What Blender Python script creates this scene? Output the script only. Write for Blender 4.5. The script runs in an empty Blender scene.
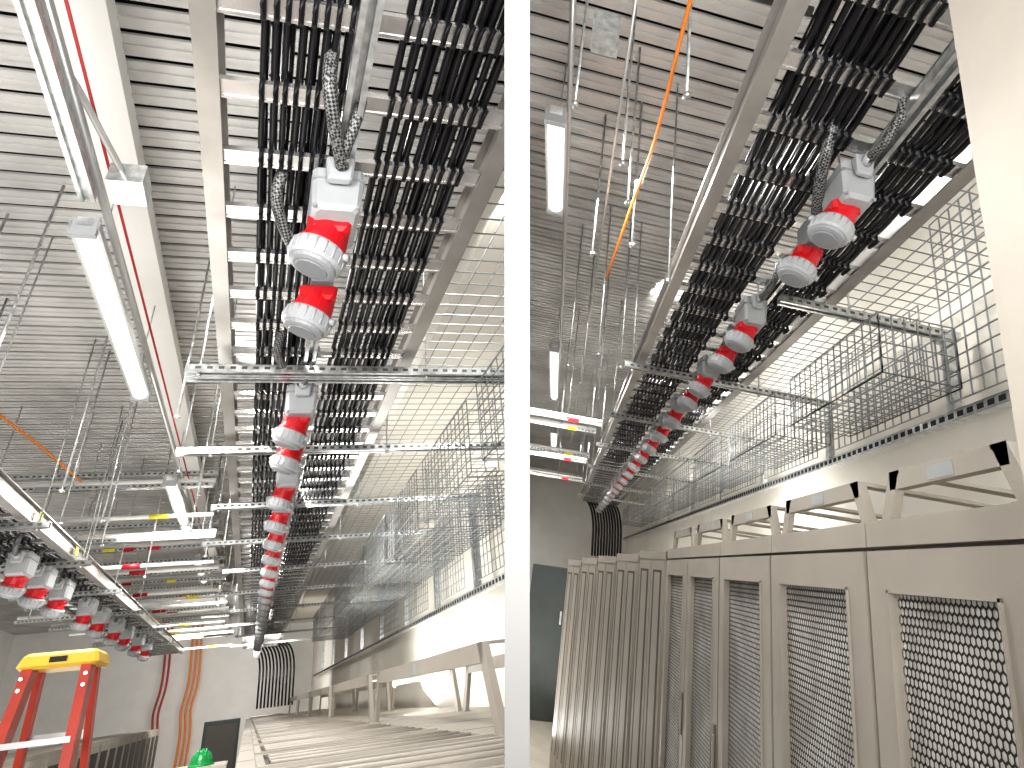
import bpy, bmesh, math, random
from mathutils import Vector, Matrix
random.seed(7)

# ------------------------------------------------------------------ axes
# world: Z up, Y along the right-hand aisle.  Two bays meet at a thin partition.
def cv(x, y, z): return Vector((x, y, -z))      # (right, up, forward)
bR, aR, uR = cv(.97514,-.17771,.13238), cv(.07145,-.31542,.94626), cv(.13059,.94348,.30463)
bL, aL, uL = cv(.97321,-.00793,.22976), cv(-.38475,-.47511,.79136), cv(-.10477,.87429,.47396)
ey = aR.normalized(); ez = (uR-ey*uR.dot(ey)).normalized(); ex = ey.cross(ez)
ROT = Matrix((ex, ey, ez))                      # view axes -> world
EYE = Vector((0, 0, 2.3))
class Bay:
    def __init__(s, b, a, u, side):
        s.b, s.a, s.u = ROT@b, ROT@a, ROT@u
        s.side = side
    def w(s, p): return EYE + s.b*p[0] + s.a*p[1] + s.u*p[2]
R = Bay(bR, aR, uR, 1)
L = Bay(bL, aL, uL, -1)
# partition plane
pn = (ROT@cv(1, 0, -.0095)).normalized()
TH = .0245

# ------------------------------------------------------------------ materials
def mat(name, col, metal=0., rough=.5, var=.0, scale=8., emit=None, es=0., bump=0.):
    m = bpy.data.materials.new(name); m.use_nodes = True
    nt = m.node_tree; p = nt.nodes['Principled BSDF']
    p.inputs['Base Color'].default_value = (*col, 1)
    p.inputs['Metallic'].default_value = metal
    p.inputs['Roughness'].default_value = rough
    if var > 0 or bump > 0:
        tc = nt.nodes.new('ShaderNodeTexCoord'); nz = nt.nodes.new('ShaderNodeTexNoise')
        nz.inputs['Scale'].default_value = scale; nz.inputs['Detail'].default_value = 5
        nt.links.new(tc.outputs['Object'], nz.inputs['Vector'])
        if var > 0:
            r = nt.nodes.new('ShaderNodeValToRGB')
            r.color_ramp.elements[0].position = .3; r.color_ramp.elements[1].position = .7
            r.color_ramp.elements[0].color = (*[max(0, c*(1-var)) for c in col], 1)
            r.color_ramp.elements[1].color = (*[min(1, c*(1+var)) for c in col], 1)
            nt.links.new(nz.outputs['Fac'], r.inputs['Fac'])
            nt.links.new(r.outputs['Color'], p.inputs['Base Color'])
        if bump > 0:
            b = nt.nodes.new('ShaderNodeBump'); b.inputs['Strength'].default_value = bump
            nt.links.new(nz.outputs['Fac'], b.inputs['Height'])
            nt.links.new(b.outputs['Normal'], p.inputs['Normal'])
    if emit:
        p.inputs['Emission Color'].default_value = (*emit, 1)
        p.inputs['Emission Strength'].default_value = es
    return m
ALU = mat('aluminium', (.70,.69,.68), .85, .26, .22, 6)
GALV = mat('galvanised_steel', (.60,.62,.62), .8, .28, .28, 25)
RAILM = mat('tray_rail_aluminium', (.40,.385,.365), .65, .34, .16, 4)
WIRE = mat('zinc_wire', (.31,.33,.34), .6, .35)
BLACK = mat('black_cable', (.008,.008,.010), 0, .30)
TIE = mat('velcro_tie', (.005,.005,.008), 0, .6)
RED = mat('red_plastic', (.50,.005,.012), 0, .38)
GREYP = mat('light_grey_plastic', (.36,.37,.38), 0, .45, .05, 10)
CAPM = mat('coupling_grey_plastic', (.27,.28,.295), 0, .45)
CAPD = mat('coupling_face', (.22,.23,.245), 0, .5)
DECK = mat('deck_painted_steel', (.56,.55,.53), .1, .45, .2, 1.6)
DARKG = mat('deck_groove', (.02,.02,.02), 0, .8)
WHITE = mat('white_paint', (.82,.81,.78), 0, .6, .04, 2)
CREAM = mat('cream_wall', (.84,.80,.72), 0, .65, .05, 1.5)
COLM = mat('column_paint', (.45,.41,.355), 0, .55, .08, 4)
PART = mat('partition_paint', (.30,.295,.29), 0, .6, .08, 2)
FLOOR = mat('floor_tile', (.50,.46,.40), 0, .4, .1, 3)
CAB = mat('cabinet_warm_grey', (.37,.335,.29), .0, .5, .08, 3)
CABD = mat('cabinet_dark_grey', (.09,.08,.07), .0, .55)  # dark grey of plinths, slots and door panels
CABL = mat('cabinet_interior', (.88,.84,.77), 0, .6, .25, 6)
HEXM = mat('perforated_steel', (.05,.042,.036), .2, .5)
DKGREY = mat('dark_grey_metal', (.06,.07,.07), .3, .5, .1, 4)
ORANGE = mat('orange_cable', (.80,.24,.03), 0, .5)
FIBER = mat('orange_red_fibreglass', (.38,.035,.015), 0, .45, .12, 12)
YEL = mat('yellow_plastic', (.68,.42,.05), 0, .4, .06, 10)
STICK = mat('yellow_label', (.85,.75,.05), 0, .5)
GREEN = mat('green_plastic', (.01,.36,.09), 0, .25)
COND = mat('conduit_steel', (.50,.50,.49), .6, .35)
REDC = mat('red_cable', (.40,.025,.025), 0, .5)
TUBE = mat('lamp_diffuser', (.8,.8,.78), 0, .4, emit=(1,.99,.96), es=.7)
def braid():
    m = mat('braided_sleeve', (.1,.1,.1), .2, .5); nt = m.node_tree
    tc = nt.nodes.new('ShaderNodeTexCoord'); ck = nt.nodes.new('ShaderNodeTexChecker')
    mp = nt.nodes.new('ShaderNodeMapping'); mp.inputs['Rotation'].default_value = (.6,.7,.78)
    ck.inputs['Scale'].default_value = 110
    ck.inputs['Color1'].default_value = (.015,.015,.015,1); ck.inputs['Color2'].default_value = (.22,.22,.22,1)
    nt.links.new(tc.outputs['Object'], mp.inputs['Vector']); nt.links.new(mp.outputs['Vector'], ck.inputs['Vector'])
    nt.links.new(ck.outputs['Color'], nt.nodes['Principled BSDF'].inputs['Base Color'])
    return m
BRAID = braid()

# ------------------------------------------------------------------ mesh builder
class MB:
    def __init__(s, bay): s.bay = bay; s.v = []; s.f = []; s.mi = []; s.mats = []; s.sm = []
    def m(s, mt):
        if mt not in s.mats: s.mats.append(mt)
        return s.mats.index(mt)
    def add(s, pts, faces, mt, smooth=False, world=False):
        o = len(s.v)
        s.v += [tuple(p) if world else tuple(s.bay.w(p)) for p in pts]
        k = s.m(mt)
        for f in faces:
            s.f.append([o+i for i in f]); s.mi.append(k); s.sm.append(smooth)
    def box(s, p, q, mt):
        x0,y0,z0 = p; x1,y1,z1 = q
        P = [(x0,y0,z0),(x1,y0,z0),(x1,y1,z0),(x0,y1,z0),(x0,y0,z1),(x1,y0,z1),(x1,y1,z1),(x0,y1,z1)]
        s.add(P, [(0,3,2,1),(4,5,6,7),(0,1,5,4),(1,2,6,5),(2,3,7,6),(3,0,4,7)], mt)
    def taper(s, p, q, mt, i=.02, b=.012):
        """bevelled box whose bottom face is inset"""
        x0,y0,z0 = p; x1,y1,z1 = q
        rings = []
        for z, e in ((z0, i+b), (z0+b, i), (z1-b, 0), (z1, b)):
            c = b
            X0,X1,Y0,Y1 = x0+e, x1-e, y0+e, y1-e
            rings.append([(X0+c,Y0,z),(X1-c,Y0,z),(X1,Y0+c,z),(X1,Y1-c,z),(X1-c,Y1,z),(X0+c,Y1,z),(X0,Y1-c,z),(X0,Y0+c,z)])
        P = sum(rings, []); F = []
        for r in range(3):
            for k in range(8):
                F.append((r*8+k, r*8+(k+1)%8, (r+1)*8+(k+1)%8, (r+1)*8+k))
        F.append(tuple(range(7,-1,-1))); F.append(tuple(range(24,32)))
        s.add(P, F, mt)
    def tube(s, path, r, mt, n=6, caps=True, radii=None, smooth=True):
        W = [s.bay.w(p) for p in path]; s.tubew(W, r, mt, n, caps, radii, smooth)
    def tubew(s, W, r, mt, n=6, caps=True, radii=None, smooth=True):
        P = []; F = []; prev = None
        for i, c in enumerate(W):
            t = (W[min(i+1, len(W)-1)]-W[max(i-1, 0)]).normalized()
            ref = Vector((0,0,1)) if abs(t.z) < .9 else Vector((1,0,0))
            if prev is not None: ref = prev
            e1 = (ref-t*ref.dot(t)).normalized(); e2 = t.cross(e1); prev = e1
            rr = radii[i] if radii else r
            for k in range(n):
                a = 2*math.pi*(k+.5)/n
                P.append(c+e1*math.cos(a)*rr+e2*math.sin(a)*rr)
        for i in range(len(W)-1):
            for k in range(n):
                F.append((i*n+k, i*n+(k+1)%n, (i+1)*n+(k+1)%n, (i+1)*n+k))
        if caps:
            F.append(tuple(range(n-1,-1,-1))); F.append(tuple(range((len(W)-1)*n, len(W)*n)))
        s.add(P, F, mt, smooth, True)
    def lathe(s, base, axis, prof, mt, n=20):
        b = s.bay.w(base); ax = (s.bay.w(axis)-s.bay.w((0,0,0))).normalized()
        ref = Vector((0,0,1)) if abs(ax.z) < .9 else Vector((0,1,0))
        e1 = (ref-ax*ref.dot(ax)).normalized(); e2 = ax.cross(e1)
        P = []; F = []
        for d, r in prof:
            for k in range(n):
                a = 2*math.pi*k/n
                P.append(b+ax*d+e1*math.cos(a)*r+e2*math.sin(a)*r)
        m = len(prof)
        for i in range(m-1):
            for k in range(n):
                F.append((i*n+k, i*n+(k+1)%n, (i+1)*n+(k+1)%n, (i+1)*n+k))
        F.append(tuple(range(n-1,-1,-1))); F.append(tuple(range((m-1)*n, m*n)))
        s.add(P, F, mt, False, True)
    def bar(s, p, q, w, h, mt):
        p = Vector(p); q = Vector(q); t = (q-p).normalized()
        ref = Vector((0,0,1)) if abs(t.z) < .9 else Vector((0,1,0))
        e1 = t.cross(ref).normalized(); e2 = t.cross(e1)
        P = []
        for c in (p, q):
            for a, b in ((-1,-1),(1,-1),(1,1),(-1,1)):
                P.append(c+e1*a*w/2+e2*b*h/2)
        s.add(P, [(0,1,2,3),(7,6,5,4),(0,4,5,1),(1,5,6,2),(2,6,7,3),(3,7,4,0)], mt)
    def build(s, name, clip=True):
        me = bpy.data.meshes.new(name); me.from_pydata(s.v, [], s.f)
        for mt in s.mats: me.materials.append(mt)
        me.polygons.foreach_set('material_index', s.mi)
        me.polygons.foreach_set('use_smooth', s.sm)
        bm = bmesh.new(); bm.from_mesh(me)
        if clip:
            n = pn*s.bay.side
            co = EYE+n*TH
            ds = [(Vector(v)-co).dot(n) for v in s.v]
            if min(ds) < 0:
                g = bm.verts[:]+bm.edges[:]+bm.faces[:]
                bmesh.ops.bisect_plane(bm, geom=g, plane_co=co, plane_no=n, clear_inner=True)
        bmesh.ops.recalc_face_normals(bm, faces=bm.faces); bm.to_mesh(me); bm.free()
        ob = bpy.data.objects.new(name, me); bpy.context.collection.objects.link(ob)
        return ob

ZC = 3.2       # ceiling above eye
ZF = -2.3
YB = 25.0      # left bay back wall
# ------------------------------------------------------------------ shell
def deck(bay, x0, x1, y0, y1, name):
    m = MB(bay); y = y0; p = .15
    while y < y1:
        m.box((x0,y,ZC),(x1,y+p-.03,ZC+.02), DECK)
        m.box((x0,y+p-.03,ZC+.05),(x1,y+p,ZC+.06), DARKG)
        m.box((x0,y+.05,ZC-.014),(x1,y+.075,ZC), DECK)
        y += p
    m.box((x0,y0,ZC+.07),(x1,y1,ZC+.12), DARKG)
    m.build(name)
deck(L, -8, 2.2, -1, YB, 'ceiling'); deck(R, -3, 2.8, -1, 20, 'ceiling')
m = MB(L); m.box((-8,-1,ZF-.1),(5,YB,ZF), FLOOR); m.build('floor')
m = MB(R); m.box((-5,-1,ZF-.1),(3.2,20,ZF), FLOOR); m.build('floor')
m = MB(L); m.box((-8,YB-.2,ZF),(6,YB,ZC+.1), WHITE); m.build('wall_back')
m = MB(R); m.box((-6,19.8,ZF),(3.2,20,ZC+.1), WHITE); m.build('wall_back')
m = MB(L); m.box((-8.1,-1,ZF),(-8,YB,ZC+.1), WHITE); m.build('wall_left')
m = MB(L); m.box((2.12,-1,ZF),(2.2,YB,ZC+.1), CREAM); m.build('wall_right')
m = MB(L); m.box((1.22,-1,ZC-.42),(2.12,YB,ZC-.015), CREAM); m.build('ceiling_soffit')
m = MB(R); m.box((2.62,-1,ZF),(2.72,20,ZC+.1), CREAM); m.build('wall_right')
# white girder beside the left tray
m = MB(L); m.box((-1.12,-1,ZC-.30),(-.99,YB-.2,ZC), WHITE)
m.box((-1.18,-1,ZC-.32),(-.93,YB-.2,ZC-.30), WHITE); m.build('ceiling_girder')
# partition between the bays
fw = ROT@cv(.0095,0,1); upv = ROT@cv(0,1,0)
P = []
for d in (1.06, 30):
    for sx in (-TH, TH):
        for h in (-1, 1):
            P.append(EYE+fw*d+pn*sx+upv*h*(2.2 if d < 2 else 6))
m = MB(R); m.add(P, [(0,1,3,2),(4,6,7,5),(0,4,5,1),(2,3,7,6),(1,5,7,3),(0,2,6,4)], PART, False, True)
m.build('wall_partition', clip=False)

# ------------------------------------------------------------------ ladder tray with cables
def tray(bay, x0, x1, y0, y1, groups, xm, z=1.8, first=None, name='ladder_cable_tray', dy=.28):
    m = MB(bay)
    for x in (x0, x1):
        m.box((x-.008,y0,z),(x+.008,y1,z+.13), RAILM)
        m.box((x-.036,y0,z-.008),(x+.036,y1,z), RAILM)
        m.box((x-.036,y0,z+.13),(x+.036,y1,z+.138), RAILM)
    y = first
    rungs = []
    while y < y1:
        m.box((x0,y-.030,z+.01),(x1,y+.030,z+.035), ALU)
        m.box((x0,y-.034,z+.006),(x1,y-.024,z+.01), ALU); m.box((x0,y+.024,z+.006),(x1,y+.034,z+.01), ALU)
        rungs.append(y); y += dy
    if xm is not None:   # central channel carrying the outlets (slotted C strut)
        m.box((xm-.032,y0,z-.055),(xm-.026,y1,z), GALV); m.box((xm+.026,y0,z-.055),(xm+.032,y1,z), GALV)
        m.box((xm-.032,y0,z-.008),(xm+.032,y1,z-.002), GALV)
        m.box((xm-.032,y0,z-.058),(xm-.012,y1,z-.054), GALV); m.box((xm+.012,y0,z-.058),(xm+.032,y1,z-.054), GALV)
    m.build(name)
    c = MB(bay)
    for g0, g1, n in groups:
        for i in range(n):
            x = g0+(g1-g0)*(i+.5)/n
            for lay in range(2):
                pts = []
                zz = z+.05+.028*lay; xo = x+(.004 if lay else 0)+random.uniform(-.003,.003)
                yy = y0
                ph = random.uniform(0, 6); sg = random.uniform(.012,.026)
                while yy < y1+.1:
                    sag = -sg*(.5-.5*math.cos(2*math.pi*(yy-first)/dy)) if lay == 0 else 0
                    pts.append((xo+.005*math.sin(yy*2.3+ph), yy, zz+sag)); yy += dy/2
                c.tube(pts, random.uniform(.0115,.0135), BLACK, 6)
            for ry in rungs:
                if ry > 9: break
                j = random.uniform(-.005,.005)
                c.box((x-.008+j,ry-.036,z-.002),(x+.008+j,ry+.036,z+.06), TIE)
                if ry < 5:
                    c.tube([(x+j,ry-.03,z+.01),(x+j+.004,ry-.048,z-.010),(x+j-.004,ry-.02,z-.016),(x+j,ry+.02,z-.004)], .005, TIE, 4)
    c.build('black_power_cable_bundle')
tray(L, -.33, .70, .2, 22, [(-.18,.10,8),(.24,.60,10)], .13, first=.99-.56)
tray(R, .61, 1.62, .3, 15.5, [(.70,1.08,10),(1.27,1.55,8)], 1.19, first=.53)

# ------------------------------------------------------------------ outlets
def outlet(bay, x, y, z, s=1., n=22, rear=True, name='red_power_outlet', ax=(-.28,.16,-.94)):
    m = MB(bay)
    ax = Vector(ax).normalized()
    if rear:   # grey housing bolted under the strut
        m.taper((x-.100*s,y-.18*s,z-.22*s),(x+.100*s,y+.09*s,z), GREYP, .008, .016)
        m.taper((x-.055*s,y-.24*s,z-.12*s),(x+.055*s,y-.18*s,z-.01), GREYP, .008, .008)
        m.box((x-.102*s,y-.182*s,z-.075*s),(x+.102*s,y+.092*s,z-.068*s), CAPM)
        for xx in (x-.08*s, x+.08*s): m.lathe((xx,y-.165*s,z-.205*s), (0,0,-1), [(0,.009*s),(.012*s,.007*s)], CAPM, 8)
    else:
        m.box((x-.05*s,y-.09*s,z-.16*s),(x+.05*s,y+.05*s,z), CAPM)
    b = Vector((x,y-.03*s,z-.16*s))
    m.taper((x-.086*s+ax.x*.05,y-.10*s,z-.255*s),(x+.086*s+ax.x*.05,y+.09*s,z-.18*s), RED, .006, .014)
    def ss(pr): return [(d*s, r*s) for d, r in pr]
    m.lathe(b, ax, ss([(.04,.080),(.115,.084),(.12,.092),(.135,.092),(.14,.084)]), RED, n)
    m.lathe(b, ax, ss([(.135,.086),(.142,.103),(.150,.108),(.205,.108),(.218,.098)]), GREYP, n)
    m.lathe(b, ax, ss([(.215,.094),(.232,.089),(.238,.074)]), CAPM, n)
    m.lathe(b, ax, ss([(.237,.064),(.243,.060)]), CAPD, n)
    if n > 12:
        wb = bay.w(b); wa = (bay.w(ax)-bay.w((0,0,0))).normalized()
        e1 = Vector((0,1,0)); e1 = (e1-wa*e1.dot(wa)).normalized(); e2 = wa.cross(e1)
        for k in range(18):
            a = 2*math.pi*k/18; d = e1*math.cos(a)+e2*math.sin(a)
            m.tubew([wb+wa*.150*s+d*.107*s, wb+wa*.204*s+d*.107*s], .005*s, GREYP, 5)
        for a in (math.pi/2, -math.pi/2):
            d = e1*math.cos(a)+e2*math.sin(a)
            m.tubew([wb+wa*.16*s+d*.10*s, wb+wa*.16*s+d*.128*s], .016*s, GREYP, 8)
    m.box((x-.03*s,y-.1,z-.005),(x+.03*s,y+.08*s,z+.02), GALV)
    if rear:
        m.tube([(x,y-.23*s,z-.06*s),(x+.01,y-.31,z-.05),(x+.03,y-.38,z+.0),(x+.04,y-.40,z+.07),(x+.05,y-.38,z+.10)], .020, BRAID, 8)
        m.tube([(x,y-.22*s,z-.06*s),(x,y-.28*s,z-.055*s)], .028*s, GREYP, 10)
    m.build(name)
zs = 1.745
ys = [1.66, 2.08, 3.35, 3.80] + [4.7+.7*i for i in range(24)]
for i, y in enumerate(ys): outlet(L, .115, y, zs, .93, 24 if y < 6 else 10, i not in (1,3))
ys = [1.80, 2.14, 3.0, 3.4, 4.0, 4.4] + [5.05+.66*i for i in range(15)]
for i, y in enumerate(ys): outlet(R, 1.12, y, zs, .80, 24 if y < 6 else 10, i not in (1,3,5), ax=(-.46,.2,-.86))
def spline(pts):
    pp = [Vector(p) for p in pts]; sm = []
    for i in range(len(pp)-1):
        for t in (0,.25,.5,.75):
            p0 = pp[max(i-1,0)]; p1 = pp[i]; p2 = pp[i+1]; p3 = pp[min(i+2,len(pp)-1)]
            sm.append(.5*((2*p1)+(p2-p0)*t+(2*p0-5*p1+4*p2-p3)*t*t+(3*p1-p0-3*p2+p3)*t**3))
    sm.append(pp[-1]); return sm
for bay, pts in ((L, [(.12,1.44,1.68),(.09,1.34,1.69),(.06,1.24,1.71),(.04,1.16,1.76),(.04,1.12,1.87)]),
                 (L, [(-.08,1.62,1.86),(-.10,1.70,1.76),(-.03,1.86,1.68),(.06,1.98,1.66)]),
                 (L, [(.16,2.9,1.84),(.10,3.0,1.76),(.10,3.15,1.70)]),
                 (L, [(-.02,2.7,1.86),(-.05,2.85,1.76),(.03,3.05,1.70)]),
                 (R, [(.98,1.60,1.86),(.98,1.70,1.74),(1.02,1.84,1.68),(1.08,1.98,1.66)])):
    m = MB(bay); m.tube(spline(pts), .024, BRAID, 10); m.build('braided_cable_whip')

# ------------------------------------------------------------------ trapeze struts, rods
def strut(m, x0, x1, y, z):
    m.box((x0,y-.03,z-.006),(x1,y+.03,z), GALV)
    m.box((x0,y-.03,z-.045),(x1,y-.026,z), GALV); m.box((x0,y+.026,z-.045),(x1,y+.03,z), GALV)
    m.box((x0,y-.03,z-.049),(x1,y-.012,z-.045), GALV); m.box((x0,y+.012,z-.049),(x1,y+.03,z-.045), GALV)
    x = x0+.05
    while x < x1-.05:
        m.box((x,y-.0308,z-.032),(x+.03,y-.0302,z-.014), CABD); x += .06
def rod(m, x, y, z0, z1, r=.006):
    m.tube([(x,y,z0),(x,y,z1)], r, GALV, 5)
    m.tube([(x,y,z0-.005),(x,y,z0+.012)], r*2.4, GALV, 6)
for k, y in enumerate([2.98, 4.2, 5.6, 7.0, 8.6, 10.4, 12.4, 14.6, 17, 19.5]):
    m = MB(L); strut(m, -.52 if k % 2 == 0 else -.68, 2.05, y, 1.73)
    if k == 0: strut(m, -.52, 2.05, y+.07, 1.73)
    rod(m, -.45, y, 1.67, ZC-.02); rod(m, .82, y, 1.67, ZC-.02)
    if k:
        m.box((1.93,y-.03,.80),(1.99,y+.03,1.68), GALV)
        m.box((1.9,y-.05,1.66),(2.02,y+.05,1.675), GALV)
    m.build('trapeze_strut_support')
for k, y in enumerate([2.78, 4.35, 5.95, 7.6, 9.4, 11.4, 13.4]):
    m = MB(R); strut(m, 1.18 if k else 1.24, 2.5, y, 1.735)
    if k: strut(m, .45, 1.2, y, 1.74)
    rod(m, .52, y, 1.67, ZC-.02); rod(m, 1.72, y, 1.67, ZC-.02)
    m.box((2.38,y-.03,1.20),(2.44,y+.03,1.69), GALV)
    m.box((2.35,y-.05,1.665),(2.47,y+.05,1.68), GALV)
    m.build('trapeze_strut_support')
def slotrail(bay, x, z, y0, y1):
    m = MB(bay)
    m.box((x-.03,y0,z-.06),(x-.024,y1,z), GALV); m.box((x-.03,y0,z-.006),(x+.03,y1,z), GALV); m.box((x-.03,y0,z-.064),(x+.03,y1,z-.058), GALV)
    y = y0
    while y < y1:
        m.box((x-.0315,y,z-.048),(x-.0302,y+.05,z-.014), DARKG); y += .08
    m.build('slotted_support_rail')
slotrail(L, 1.96, .80, 1.0, 22); slotrail(R, 2.41, 1.20, 1.0, 19)

# ------------------------------------------------------------------ wire mesh baskets
def wgrid(m, o, du, dv, nu, nv, r=.0045):
    o = Vector(o); du = Vector(du); dv = Vector(dv)
    for i in range(nu+1):
        m.tube([o+du*(i/nu), o+du*(i/nu)+dv], r, WIRE, 4, False)
    for j in range(nv+1):
        m.tube([o+dv*(j/nv), o+dv*(j/nv)+du], r, WIRE, 4, False)
def baskets(bay, x0, x1, z0, z1, y0, y1, ln, gap):
    y = y0; k = 0
    while y < y1:
        m = MB(bay); s = .085 if y < 7 else .12
        nu = max(2, int((x1-x0)/s)); nv = int(ln/s); nz = max(2, int((z1-z0)/s))
        wgrid(m, (x0,y,z0), (x1-x0,0,0), (0,ln,0), nu, nv)
        wgrid(m, (x0,y,z0), (0,0,z1-z0), (0,ln,0), nz, nv)
        wgrid(m, (x1,y,z0), (0,0,z1-z0), (0,ln,0), nz, nv)
        wgrid(m, (x0,y,z0), (x1-x0,0,0), (0,0,z1-z0), nu, nz)
        for x in (x0, x1): m.tube([(x,y,z1),(x,y+ln,z1)], .006, WIRE, 5)
        m.build('wire_mesh_basket'); y += ln+gap; k += 1
baskets(R, 1.80, 2.32, 1.28, 1.66, 2.6, 15, 1.25, .32)
baskets(L, 1.15, 1.85, 1.15, 1.66, 1.9, 14, 1.15, .2)
for bay, x0, x1, z in ((R, 1.72, 2.5, 1.98), (L, .80, 2.0, 1.95)):
    m = MB(bay); wgrid(m, (x0,1.2,z), (x1-x0,0,0), (0,11,0), int((x1-x0)/.1), 110, .004); m.build('overhead_wire_mesh_panel')
for bay, x, z0, seg in ((R, 2.36, 1.24, ((1.55,2.75,2.5),(2.95,4.2,2.0),(4.5,5.8,1.9),(6.1,7.5,1.9),(7.8,9.2,1.9),(9.5,11,1.9))),
                        (L, 1.9, .84, ((2.2,3.6,1.9),(3.8,5.4,1.6),(5.8,6.8,1.9),(7.2,8.4,1.6),(8.8,10.2,1.6)))):
    m = MB(bay)
    for y0, y1, z1 in seg: wgrid(m, (x,y0,z0), (0,y1-y0,0), (0,0,z1-z0), int((y1-y0)/.09), int((z1-z0)/.09), .005)
    m.build('wire_mesh_guard')

# ------------------------------------------------------------------ server cabinets (right bay)
CX, CT = 1.0, .255
def hexpanel(m, x, y0, y1, z0, z1, p=.0175):
    h = p*1.25; row = 0; z = z0+h*.5
    while z < z1-h*.3:
        y = y0+p*.5+(p*.5 if row % 2 else 0)
        while y < y1-p*.4:
            P = []
            for rr in (1.02, .74):
                for (a, b) in ((0,.66),(.5,.33),(.5,-.33),(0,-.66),(-.5,-.33),(-.5,.33)):
                    P.append((x, y+a*p*rr, z+b*h*rr))
            m.add(P, [(k,(k+1)%6,6+(k+1)%6,6+k) for k in range(6)], HEXM)
            y += p
        z += h*.99; row += 1
def cabinet(y0, w=.78, fw_=.10):
    m = MB(R); y1 = y0+w-.006; x = CX
    m.box((x+.022,y0,ZF+.03),(x+.035+.02,y1,CT-.12), CABL)
    m.box((x+.05,y0,ZF),(x+1.0,y1,CT-.02), CAB)
    m.box((x-.005,y0,CT-.075),(x+1.0,y1,CT), CAB)            # top cap
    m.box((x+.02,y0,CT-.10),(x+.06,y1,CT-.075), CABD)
    a, b, t, q = y0+.008, y1-.008, CT-.088, ZF+.12
    m.box((x-.012,a,q),(x+.028,a+fw_,t), CAB); m.box((x-.012,b-fw_,q),(x+.028,b,t), CAB)
    m.box((x-.012,a+fw_,t-.11),(x+.028,b-fw_,t), CAB); m.box((x-.012,a+fw_,q),(x+.028,b-fw_,q+.12), CAB)
    for yy in (a+fw_, b-fw_-.008): m.box((x-.02,yy,q+.12),(x+.0,yy+.008,t-.11), CAB)
    m.box((x-.02,a+fw_,t-.118),(x,b-fw_,t-.11), CAB)
    m.box((x+.018,a+fw_,q+.12),(x+.0285,b-fw_,q+.7), HEXM)
    hexpanel(m, x+.012, a+fw_, b-fw_, q+.7, t-.11)
    m.box((x-.018,a+.012,-.95),(x-.012,a+.045,-.7), CABD); m.box((x-.03,a+.018,-.92),(x-.018,a+.032,-.75), CAB)
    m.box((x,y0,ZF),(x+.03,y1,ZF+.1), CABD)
    m.build('server_cabinet')
def bracket(bay, x, y0, y1, z0, z1, w=.05, name='cabinet_top_bracket', dpth=.9, s=.06):
    m = MB(bay)
    for xx in (x+.03, x+dpth-.05):
        m.box((xx,y0+s,z1-w),(xx+.03,y1-s,z1), CAB)
        for ya, yb in ((y0,y0+s),(y1-w*.9,y1-s-w*.9)):
            P = [(xx,ya,z0),(xx+.03,ya,z0),(xx+.03,ya+w*.9,z0),(xx,ya+w*.9,z0),(xx,yb,z1),(xx+.03,yb,z1),(xx+.03,yb+w*.9,z1),(xx,yb+w*.9,z1)]
            m.add(P, [(0,3,2,1),(4,5,6,7),(0,1,5,4),(1,2,6,5),(2,3,7,6),(3,0,4,7)], CAB)
            m.box((xx-.012,ya-.01,z0),(xx+.042,ya+w*.9+.01,z0+.008), CAB)
    m.box((x+.03,y0+s,z1-.012),(x+dpth-.02,y0+s+.05,z1), CAB); m.box((x+.03,y1-s-.05,z1-.012),(x+dpth-.02,y1-s,z1), CAB)
    m.box((x+.028,(y0+y1)/2-.05,z1-w*.9),(x+.0295,(y0+y1)/2+.05,z1-w*.2), GREYP)
    m.build(name)
for y, wd in ((.16,.80),(.96,.64),(1.60,.78),(2.38,.78),(3.16,.78),(3.94,.78)):
    cabinet(y, wd)
    bracket(R, CX, y+.02, y+wd-.04, CT, CT+.15, .055)
# far part of the row steps out into the aisle: plain door cabinets on a diagonal
p0 = Vector((.99,4.74,0)); p1 = Vector((.20,7.6,0)); N = 5
for i in range(N):
    a = p0.lerp(p1, i/N); b = p0.lerp(p1, (i+.96)/N); zt = .24-.035*i
    m = MB(R)
    def pr(a, b, off, z0, z1, dp, mt, m=m):
        d = (b-a).normalized(); nrm = Vector((-d.y, d.x, 0)); nrm = nrm if nrm.x < 0 else -nrm
        q = [a+nrm*off, b+nrm*off, b+nrm*(off-dp), a+nrm*(off-dp)]
        P = [(v.x,v.y,z0) for v in q]+[(v.x,v.y,z1) for v in q]
        m.add(P, [(0,3,2,1),(4,5,6,7),(0,1,5,4),(1,2,6,5),(2,3,7,6),(3,0,4,7)], mt)
    pr(a, b, 0, ZF, zt, .8, CAB); pr(a, b, .006, zt-.07, zt, .04, CAB)
    for u0, u1 in ((.04,.48),(.52,.96)):
        pr(a.lerp(b,u0), a.lerp(b,u1), .010, ZF+.1, zt-.09, .012, CAB)
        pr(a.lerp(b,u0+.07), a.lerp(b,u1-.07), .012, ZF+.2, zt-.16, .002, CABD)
        pr(a.lerp(b,u0+.12), a.lerp(b,u1-.12), .0135, ZF+.2, zt-.18, .002, CAB)
    m.build('server_cabinet')

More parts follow.
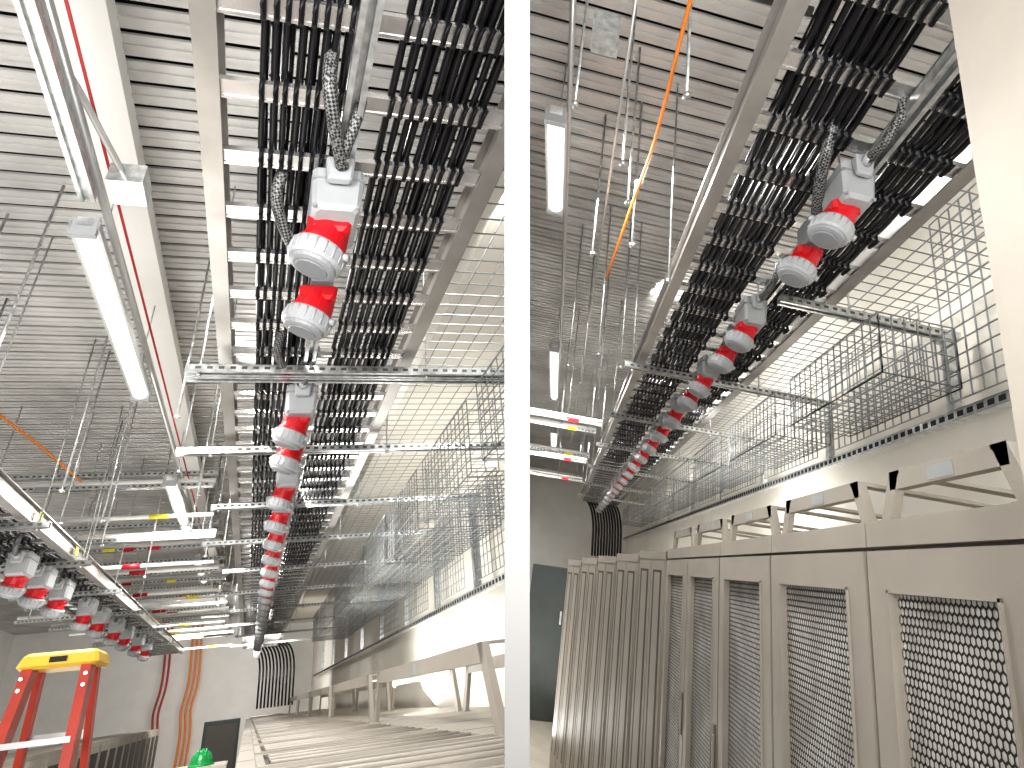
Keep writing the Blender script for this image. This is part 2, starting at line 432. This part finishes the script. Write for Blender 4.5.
# left bay cabinets (tops seen from just above)
CLX, CLT = .0, -.20
y = .9
while y < 20:
    m = MB(L)
    m.box((CLX,y,ZF),(CLX+2.0,y+.77,CLT-.03), CAB); m.box((CLX-.02,y,CLT-.03),(CLX+2.0,y+.75,CLT), CAB)
    m.box((CLX+.05,y+.06,CLT),(CLX+.9,y+.10,CLT+.02), CAB); m.box((CLX+.05,y+.66,CLT),(CLX+.9,y+.70,CLT+.02), CAB)
    m.box((CLX+.05,y+.10,CLT),(CLX+.08,y+.66,CLT+.02), CAB); m.box((CLX+.87,y+.10,CLT),(CLX+.90,y+.66,CLT+.02), CAB)
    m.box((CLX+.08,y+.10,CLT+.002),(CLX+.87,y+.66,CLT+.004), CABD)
    for j in range(3): m.tube([(CLX+.1,y+.2+j*.16,CLT+.016),(CLX+.86,y+.2+j*.16,CLT+.016)], .010, CAB, 5)
    m.box((CLX-.03,y+.02,ZF+.1),(CLX,y+.75,CLT-.05), CAB); m.box((CLX-.033,y+.12,ZF+.2),(CLX-.03,y+.65,CLT-.15), HEXM)
    m.build('server_cabinet')
    y += .78
for k in range(5): bracket(L, .92, 2.55+k*2.9, 5.35+k*2.9, CLT, .16, .085, dpth=.8, s=.16)

# ------------------------------------------------------------------ column at the right edge
m = MB(R)
m.box((.80,.60,ZF),(.94,.765,ZC), COLM)
m.box((.78,.59,ZF),(.80,.765,ZC), COLM); m.build('column')

# ------------------------------------------------------------------ light fixtures
def fixture(bay, x, y0, y1, z, w=.055):
    m = MB(bay)
    m.box((x-w*.7,y0,z),(x+w*.7,y1,z+.06), WHITE)
    N = 10; P = []; F = []
    for yy in (y0+.03, y1-.03):
        for k in range(N+1):
            a = math.pi*k/N
            P.append((x-w*math.cos(a), yy, z-w*.9*math.sin(a)))
    for k in range(N): F.append((k,k+1,N+2+k,N+1+k))
    F.append(tuple(range(N+1))); F.append(tuple(range(2*N+1,N,-1)))
    m.add(P, F, TUBE)
    m.box((x-w*1.25,y0,z-.015),(x-w*1.02,y1,z+.03), COND); m.box((x+w*1.02,y0,z-.015),(x+w*1.25,y1,z+.03), COND)
    for yy in (y0, y1-.035): m.box((x-w*1.1,yy,z-w),(x+w*1.1,yy+.035,z+.06), GREYP)
    for yy in (y0+.25, y1-.25): m.tube([(x,yy,z+.06),(x,yy,ZC-.33 if bay is L else ZC-.02)], .005, GALV, 5)
    m.build('fluorescent_batten_light')
for y0, y1 in ((2.4,4.25),(6.2,8.1),(9.9,11.8),(-.6,1.0)): fixture(L, -1.01, y0, y1, 2.2)
for y0, y1 in ((2.6,3.5),(6.2,8.3),(10.5,12.5)): fixture(R, -.26, y0, y1, 2.5)
m = MB(L)
m.tube([(-.98,-.5,2.42),(-.98,24,2.42)], .022, COND, 8)
m.tube([(-.93,-.5,2.46),(-.93,24,2.46)], .008, REDC, 6)
m.box((-1.04,-.3,2.33),(-.98,2.35,2.37), GALV); m.box((-1.045,-.3,2.31),(-1.025,2.35,2.33), GALV); m.box((-.995,-.3,2.31),(-.975,2.35,2.33), GALV)
m.box((-.90,2.18,2.3),(-.74,2.34,2.42), GALV); m.box((-1.08,1.2,2.38),(-.93,1.34,2.5), GALV)
m.tube(spline([(-1.3,1.2,2.46),(-1.12,1.4,2.46),(-.98,1.75,2.44),(-.9,2.0,2.40),(-.84,2.2,2.37)]), .017, COND, 8)
m.tube(spline([(-1.6,.9,2.5),(-1.35,1.1,2.5),(-1.15,1.2,2.47),(-1.05,1.28,2.44)]), .02, COND, 8)
m.build('steel_conduit_run')
m = MB(R)
m.tube([(-.2,.5,2.75),(-.2,18,2.75)], .018, COND, 8); m.tube([(.12,.5,2.6),(.12,18,2.6)], .010, COND, 8)
m.box((-.08,2.0,2.5),(.06,2.14,2.62), GALV)
m.tube([(-.6,1.78,2.7),(1.0,1.78,2.7)], .022, DKGREY, 8); m.box((-.16,1.70,2.55),(-.06,1.86,2.68), GALV)
m.build('steel_conduit_run')

# ------------------------------------------------------------------ second tray in the left bay
tray(L, -2.55, -1.80, 2.0, 18, [(-2.45,-1.95,10)], None, z=1.5, first=2.2, dy=.4)
m = MB(L)
for y in (3.6, 5.0, 6.4, 8.0, 9.8, 12, 14.5):
    strut(m, -2.75, -1.6, y, 1.46); rod(m, -2.65, y, 1.4, ZC-.02); rod(m, -1.68, y, 1.4, ZC-.02)
m.build('trapeze_strut_support')
m = MB(L)
for y in (4.1, 5.2, 6.4): m.box((-1.765,y,1.53),(-1.76,y+.09,1.61), STICK)
m.build('yellow_warning_labels')
for y in (4.6,5.9,6.5,7.2,8.4,9.2,10.3,11.2,12.4,13.5): outlet(L, -2.0, y, 1.43, .92, 14)

# service racks crossing above the left part
for y, z, x0, x1 in ((6.6,2.3,-3.4,-.62),(7.5,1.95,-3.6,-.6),(8.6,2.1,-4,-.6),(9.8,2.0,-4,-.6),(11,2.1,-4,-.6),(12.2,1.8,-4,-.6),(13.2,2.2,-4,-.6),(14.2,1.9,-4,-.6),(16,2.1,-4,-.6),(18,1.9,-4,-.6)):
    m = MB(L); strut(m, x0, x1, y, z); strut(m, x0, x1, y+.3, z+.25); rod(m, x0+.2, y, z, ZC-.02); rod(m, x1-.15, y, z, ZC-.02); rod(m, (x0+x1)/2, y, z, ZC-.02)
    m.tube([(x0,y+.1,z+.06),(x1,y+.1,z+.06)], .03, WHITE, 6); m.tube([(x0,y+.2,z+.06),(x1,y+.2,z+.06)], .025, COND, 6)
    m.tube([(x0+.8,y+.4,z-.25),(x1,y+.4,z-.25)], .025, WHITE, 6)
    for j in range(3):
        xx = random.uniform(x0+.4, x1-.4)
        m.box((xx,y-.034,z-.05),(xx+.14,y-.032,z-.005), random.choice((STICK, RED, GREYP)))
    xx = random.uniform(-2, -1); m.tube([(xx,y+.4,z-.25),(xx+.2,y+.4,z-.25)], .028, random.choice((STICK, RED)), 8)
    m.build('service_strut_rack')
for y, z in ((7.5,2.0),(8.8,2.2),(10.2,2.05),(11.6,2.2),(13,2.0),(14.5,2.3)):
    m = MB(R); strut(m, -2.5, .5, y, z); rod(m, -.1, y, z, ZC-.02); rod(m, .35, y, z, ZC-.02)
    m.tube([(-2.5,y+.12,z+.06),(.5,y+.12,z+.06)], .025, WHITE, 6)
    m.box((.0,y-.034,z-.06),(.16,y-.032,z-.005), RED if int(y) % 2 else STICK)
    m.build('service_strut_rack')
m = MB(R)
for x, y in ((.15,2.3),(.22,2.6),(.05,3.2),(.3,3.0),(.2,4.2),(-.05,4.6),(.38,1.8),(-.12,2.0),(.3,5.4),(.1,5.0),(.42,4.4),(.0,6.4)):
    rod(m, x, y, 2.0 if y < 4 else 1.7, ZC-.02, .008)
m.build('threaded_hanger_rods')
m = MB(L)
for x, y in ((-1.5,3.1),(-1.9,3.4),(-1.4,4.4),(-2.2,4.4),(-.62,3.6),(-.7,4.6),(-.6,5.2),(-.75,6.4),(-1.45,6),(-2.6,5.2),(-1.3,5.2),(-1.6,5.2),(-1.75,6.8),(-.68,7.6),(-1.3,7.6)):
    rod(m, x, y, 1.5 if x < -1 else 1.7, ZC-.02, .008)
m.build('threaded_hanger_rods')

# ------------------------------------------------------------------ cable drops at tray ends
for bay, xc, ye, sp in ((L, .45, 22.0, .11), (R, 1.3, 15.5, .085)):
    m = MB(bay)
    for i in range(11):
        x = xc-.3+i*sp
        pts = [(x-.25,ye-.2,1.85)]
        for t in range(9):
            a = t/8*math.pi/2
            pts.append((x-.25+.35*math.sin(a),ye+.75*math.sin(a)+.02*math.sin(i),1.85-.9*(1-math.cos(a))))
        pts.append((x+.12,ye+.77,.0 if bay is L else .4)); m.tube(pts, .033, BLACK, 6)
    m.build('black_cable_drop')

def curve(bay, pts, r, mt, name):
    m = MB(bay); m.tube(spline(pts), r, mt, 6); m.build(name)
curve(L, [(-2.55,2.0,2.35),(-2.45,2.8,2.3),(-2.3,3.9,2.3),(-2.05,5.2,2.3),(-1.85,6.3,2.25)], .012, ORANGE, 'orange_cable')
curve(R, [(.36,1.2,2.4),(.345,1.8,2.36),(.33,2.4,2.3),(.28,2.95,2.28),(.2,4,2.3)], .010, ORANGE, 'orange_cable')
m = MB(L)
for i, x in enumerate((-2.1,-1.95,-1.80,-2.95,-2.8)):
    m.tube(spline([(x-.1,24.2,3.0),(x+.02,24.2,1.6),(x+.03,24.2,.9),(x-.06,24.2,.2),(x+.03,24.2,-.6),(x,24.2,ZF)]), .035, ORANGE if i < 3 else REDC, 6)
m.build('orange_cable_drop')

# far dark cabinets
m = MB(R); m.box((-.34,9.6,ZF),(.36,10.2,-.02), DKGREY); m.box((-.30,9.59,ZF+.1),(.32,9.6,-.08), DKGREY)
m.box((.2,9.57,-.9),(.23,9.59,-.7), GALV); m.build('dark_electrical_cabinet')
m = MB(L); m.box((-.62,11,ZF),(-.10,11.6,-.1), DKGREY); m.box((-.57,10.99,ZF+.1),(-.14,11,-.16), CABD); m.build('dark_electrical_cabinet')
y = 5.5
while y < 20:
    m = MB(L); m.box((-3.4,y,ZF),(-2.3,y+.77,-.2), CAB); m.box((-2.3,y+.03,ZF+.1),(-2.28,y+.74,-.26), CAB); m.box((-2.28,y+.12,ZF+.2),(-2.275,y+.65,-.36), HEXM)
    m.build('server_cabinet'); y += .78

# ------------------------------------------------------------------ step ladder
def ladder():
    m = MB(L); zt = .285; yc = 2.8
    x0, x1 = -.85, -.59
    m.taper((x0,yc-.02,zt-.06),(x1,yc+.20,zt), YEL, -.012, .012)
    m.box((x0+.08,yc+.04,zt),(x1-.08,yc+.14,zt+.004), DARKG)
    m.box((x0+.1,yc-.036,zt-.04),(x1-.1,yc-.033,zt-.02), DARKG)
    H = zt-ZF
    for sx, xx in ((-1,x0+.03),(1,x1-.03)):
        m.bar((xx,yc+.02,zt-.05),(xx+sx*.14,yc-.42,ZF), .035, .085, FIBER)
        m.bar((xx,yc+.16,zt-.05),(xx+sx*.12,yc+.85,ZF), .025, .05, FIBER)
        m.bar((xx+sx*.07,yc-.2,zt-1.2),(xx+sx*.07,yc+.52,zt-1.2), .008, .02, GALV)
        for zz in (.09,.13): m.lathe((xx+sx*.008,yc-.035,zt-zz), (0,-1,0), [(0,.008),(.006,.006)], GALV, 8)
    for k in range(1, 8):
        t = k*.3/H
        if t > .97: break
        zz = zt-k*.3; yy = yc+.02-.44*t; e = .14*t
        m.box((x0+.03-e,yy-.04,zz-.02),(x1-.03+e,yy+.04,zz), COND)
        yb = yc+.16+.69*t; e = .12*t
        m.bar((x0+.03-e,yb,zz),(x1-.03+e,yb,zz), .02, .03, COND)
    m.build('step_ladder')
ladder()
hx, hy, hz = -.35, 6.6, -.40
m = MB(L)
q = .82
m.lathe((hx,hy,hz), (0,0,1), [(d*q, r*q) for d, r in [(0,.13),(.01,.135),(.02,.115),(.06,.11),(.1,.095),(.135,.065),(.15,.02)]], GREEN, 24)
for o in (-.03,0,.03): m.tube([(hx+o,hy-.10*q,hz+.06*q),(hx+o,hy-.07*q,hz+.13*q),(hx+o,hy,hz+.157*q),(hx+o,hy+.07*q,hz+.13*q),(hx+o,hy+.10*q,hz+.06*q)], .008, GREEN, 6)
m.build('green_hard_hat')
m = MB(L); m.box((hx-.2,hy-.2,ZF),(hx+.2,hy+.2,hz-.03), CAB); m.box((hx-.22,hy-.22,hz-.03),(hx+.22,hy+.22,hz), CAB); m.build('equipment_crate')

# ------------------------------------------------------------------ lights
def area(bay, p, d, sx, sy, e, col=(1,.985,.955)):  # light of the battens, and added fill lamps without fixtures
    l = bpy.data.lights.new('batten_and_fill_lamp', 'AREA'); l.shape = 'RECTANGLE'; l.size = sx; l.size_y = sy; l.energy = e; l.color = col
    o = bpy.data.objects.new('batten_and_fill_lamp', l); bpy.context.collection.objects.link(o)
    o.location = bay.w(p); dv = bay.w(d)-bay.w((0,0,0))
    o.rotation_euler = dv.to_track_quat('-Z', 'Y').to_euler()
for y in (3.3, 7.2, 12.5): area(L, (-1.01,y,2.1), (.2,0,-1), .3, 1.8, 120)
for y in (3.0, 7.2, 11.5): area(R, (-.05,y,2.4), (.3,0,-1), .3, 1.8, 130)
area(L, (-1.5,-.8,.4), (.1,1,.75), 1.6, 1.0, 110)  # added fill behind the camera, aimed up and forward, no fixture
area(R, (.6,-.6,.3), (.25,1,.75), 1.0, 1.0, 85)  # same added fill for the right bay
area(L, (-3.5,8,-1.6), (0,.0,1), 3, 10, 330); area(R, (.1,8,-2.0), (.15,0,1), .6, 6, 120)  # added upward fills near the floor, the room has no such lamps
area(L, (.95,6,.6), (1,0,.5), .3, 7, 85); area(R, (1.75,5.5,1.0), (1,0,.4), .3, 7, 80)  # added wall washes without fixtures, brighten both right-hand walls
area(L, (-1,18,1.2), (.1,1,0), 3, 2, 200)  # added fill facing the left back wall, no fixture here
w = bpy.data.worlds.new('world'); bpy.context.scene.world = w; w.use_nodes = True
w.node_tree.nodes['Background'].inputs[0].default_value = (.98,.985,1,1)
w.node_tree.nodes['Background'].inputs[1].default_value = .85

# ------------------------------------------------------------------ camera
cam = bpy.data.cameras.new('camera'); co = bpy.data.objects.new('camera', cam)
bpy.context.collection.objects.link(co)
cam.sensor_width = 36; cam.lens = 543/1024*36; cam.clip_start = .02
co.matrix_world = Matrix.Translation(EYE) @ ROT.to_4x4()
bpy.context.scene.camera = co
vs = bpy.context.scene.view_settings
try: vs.view_transform = 'Standard'
except Exception: pass
try: vs.look = 'Medium High Contrast'
except Exception: pass
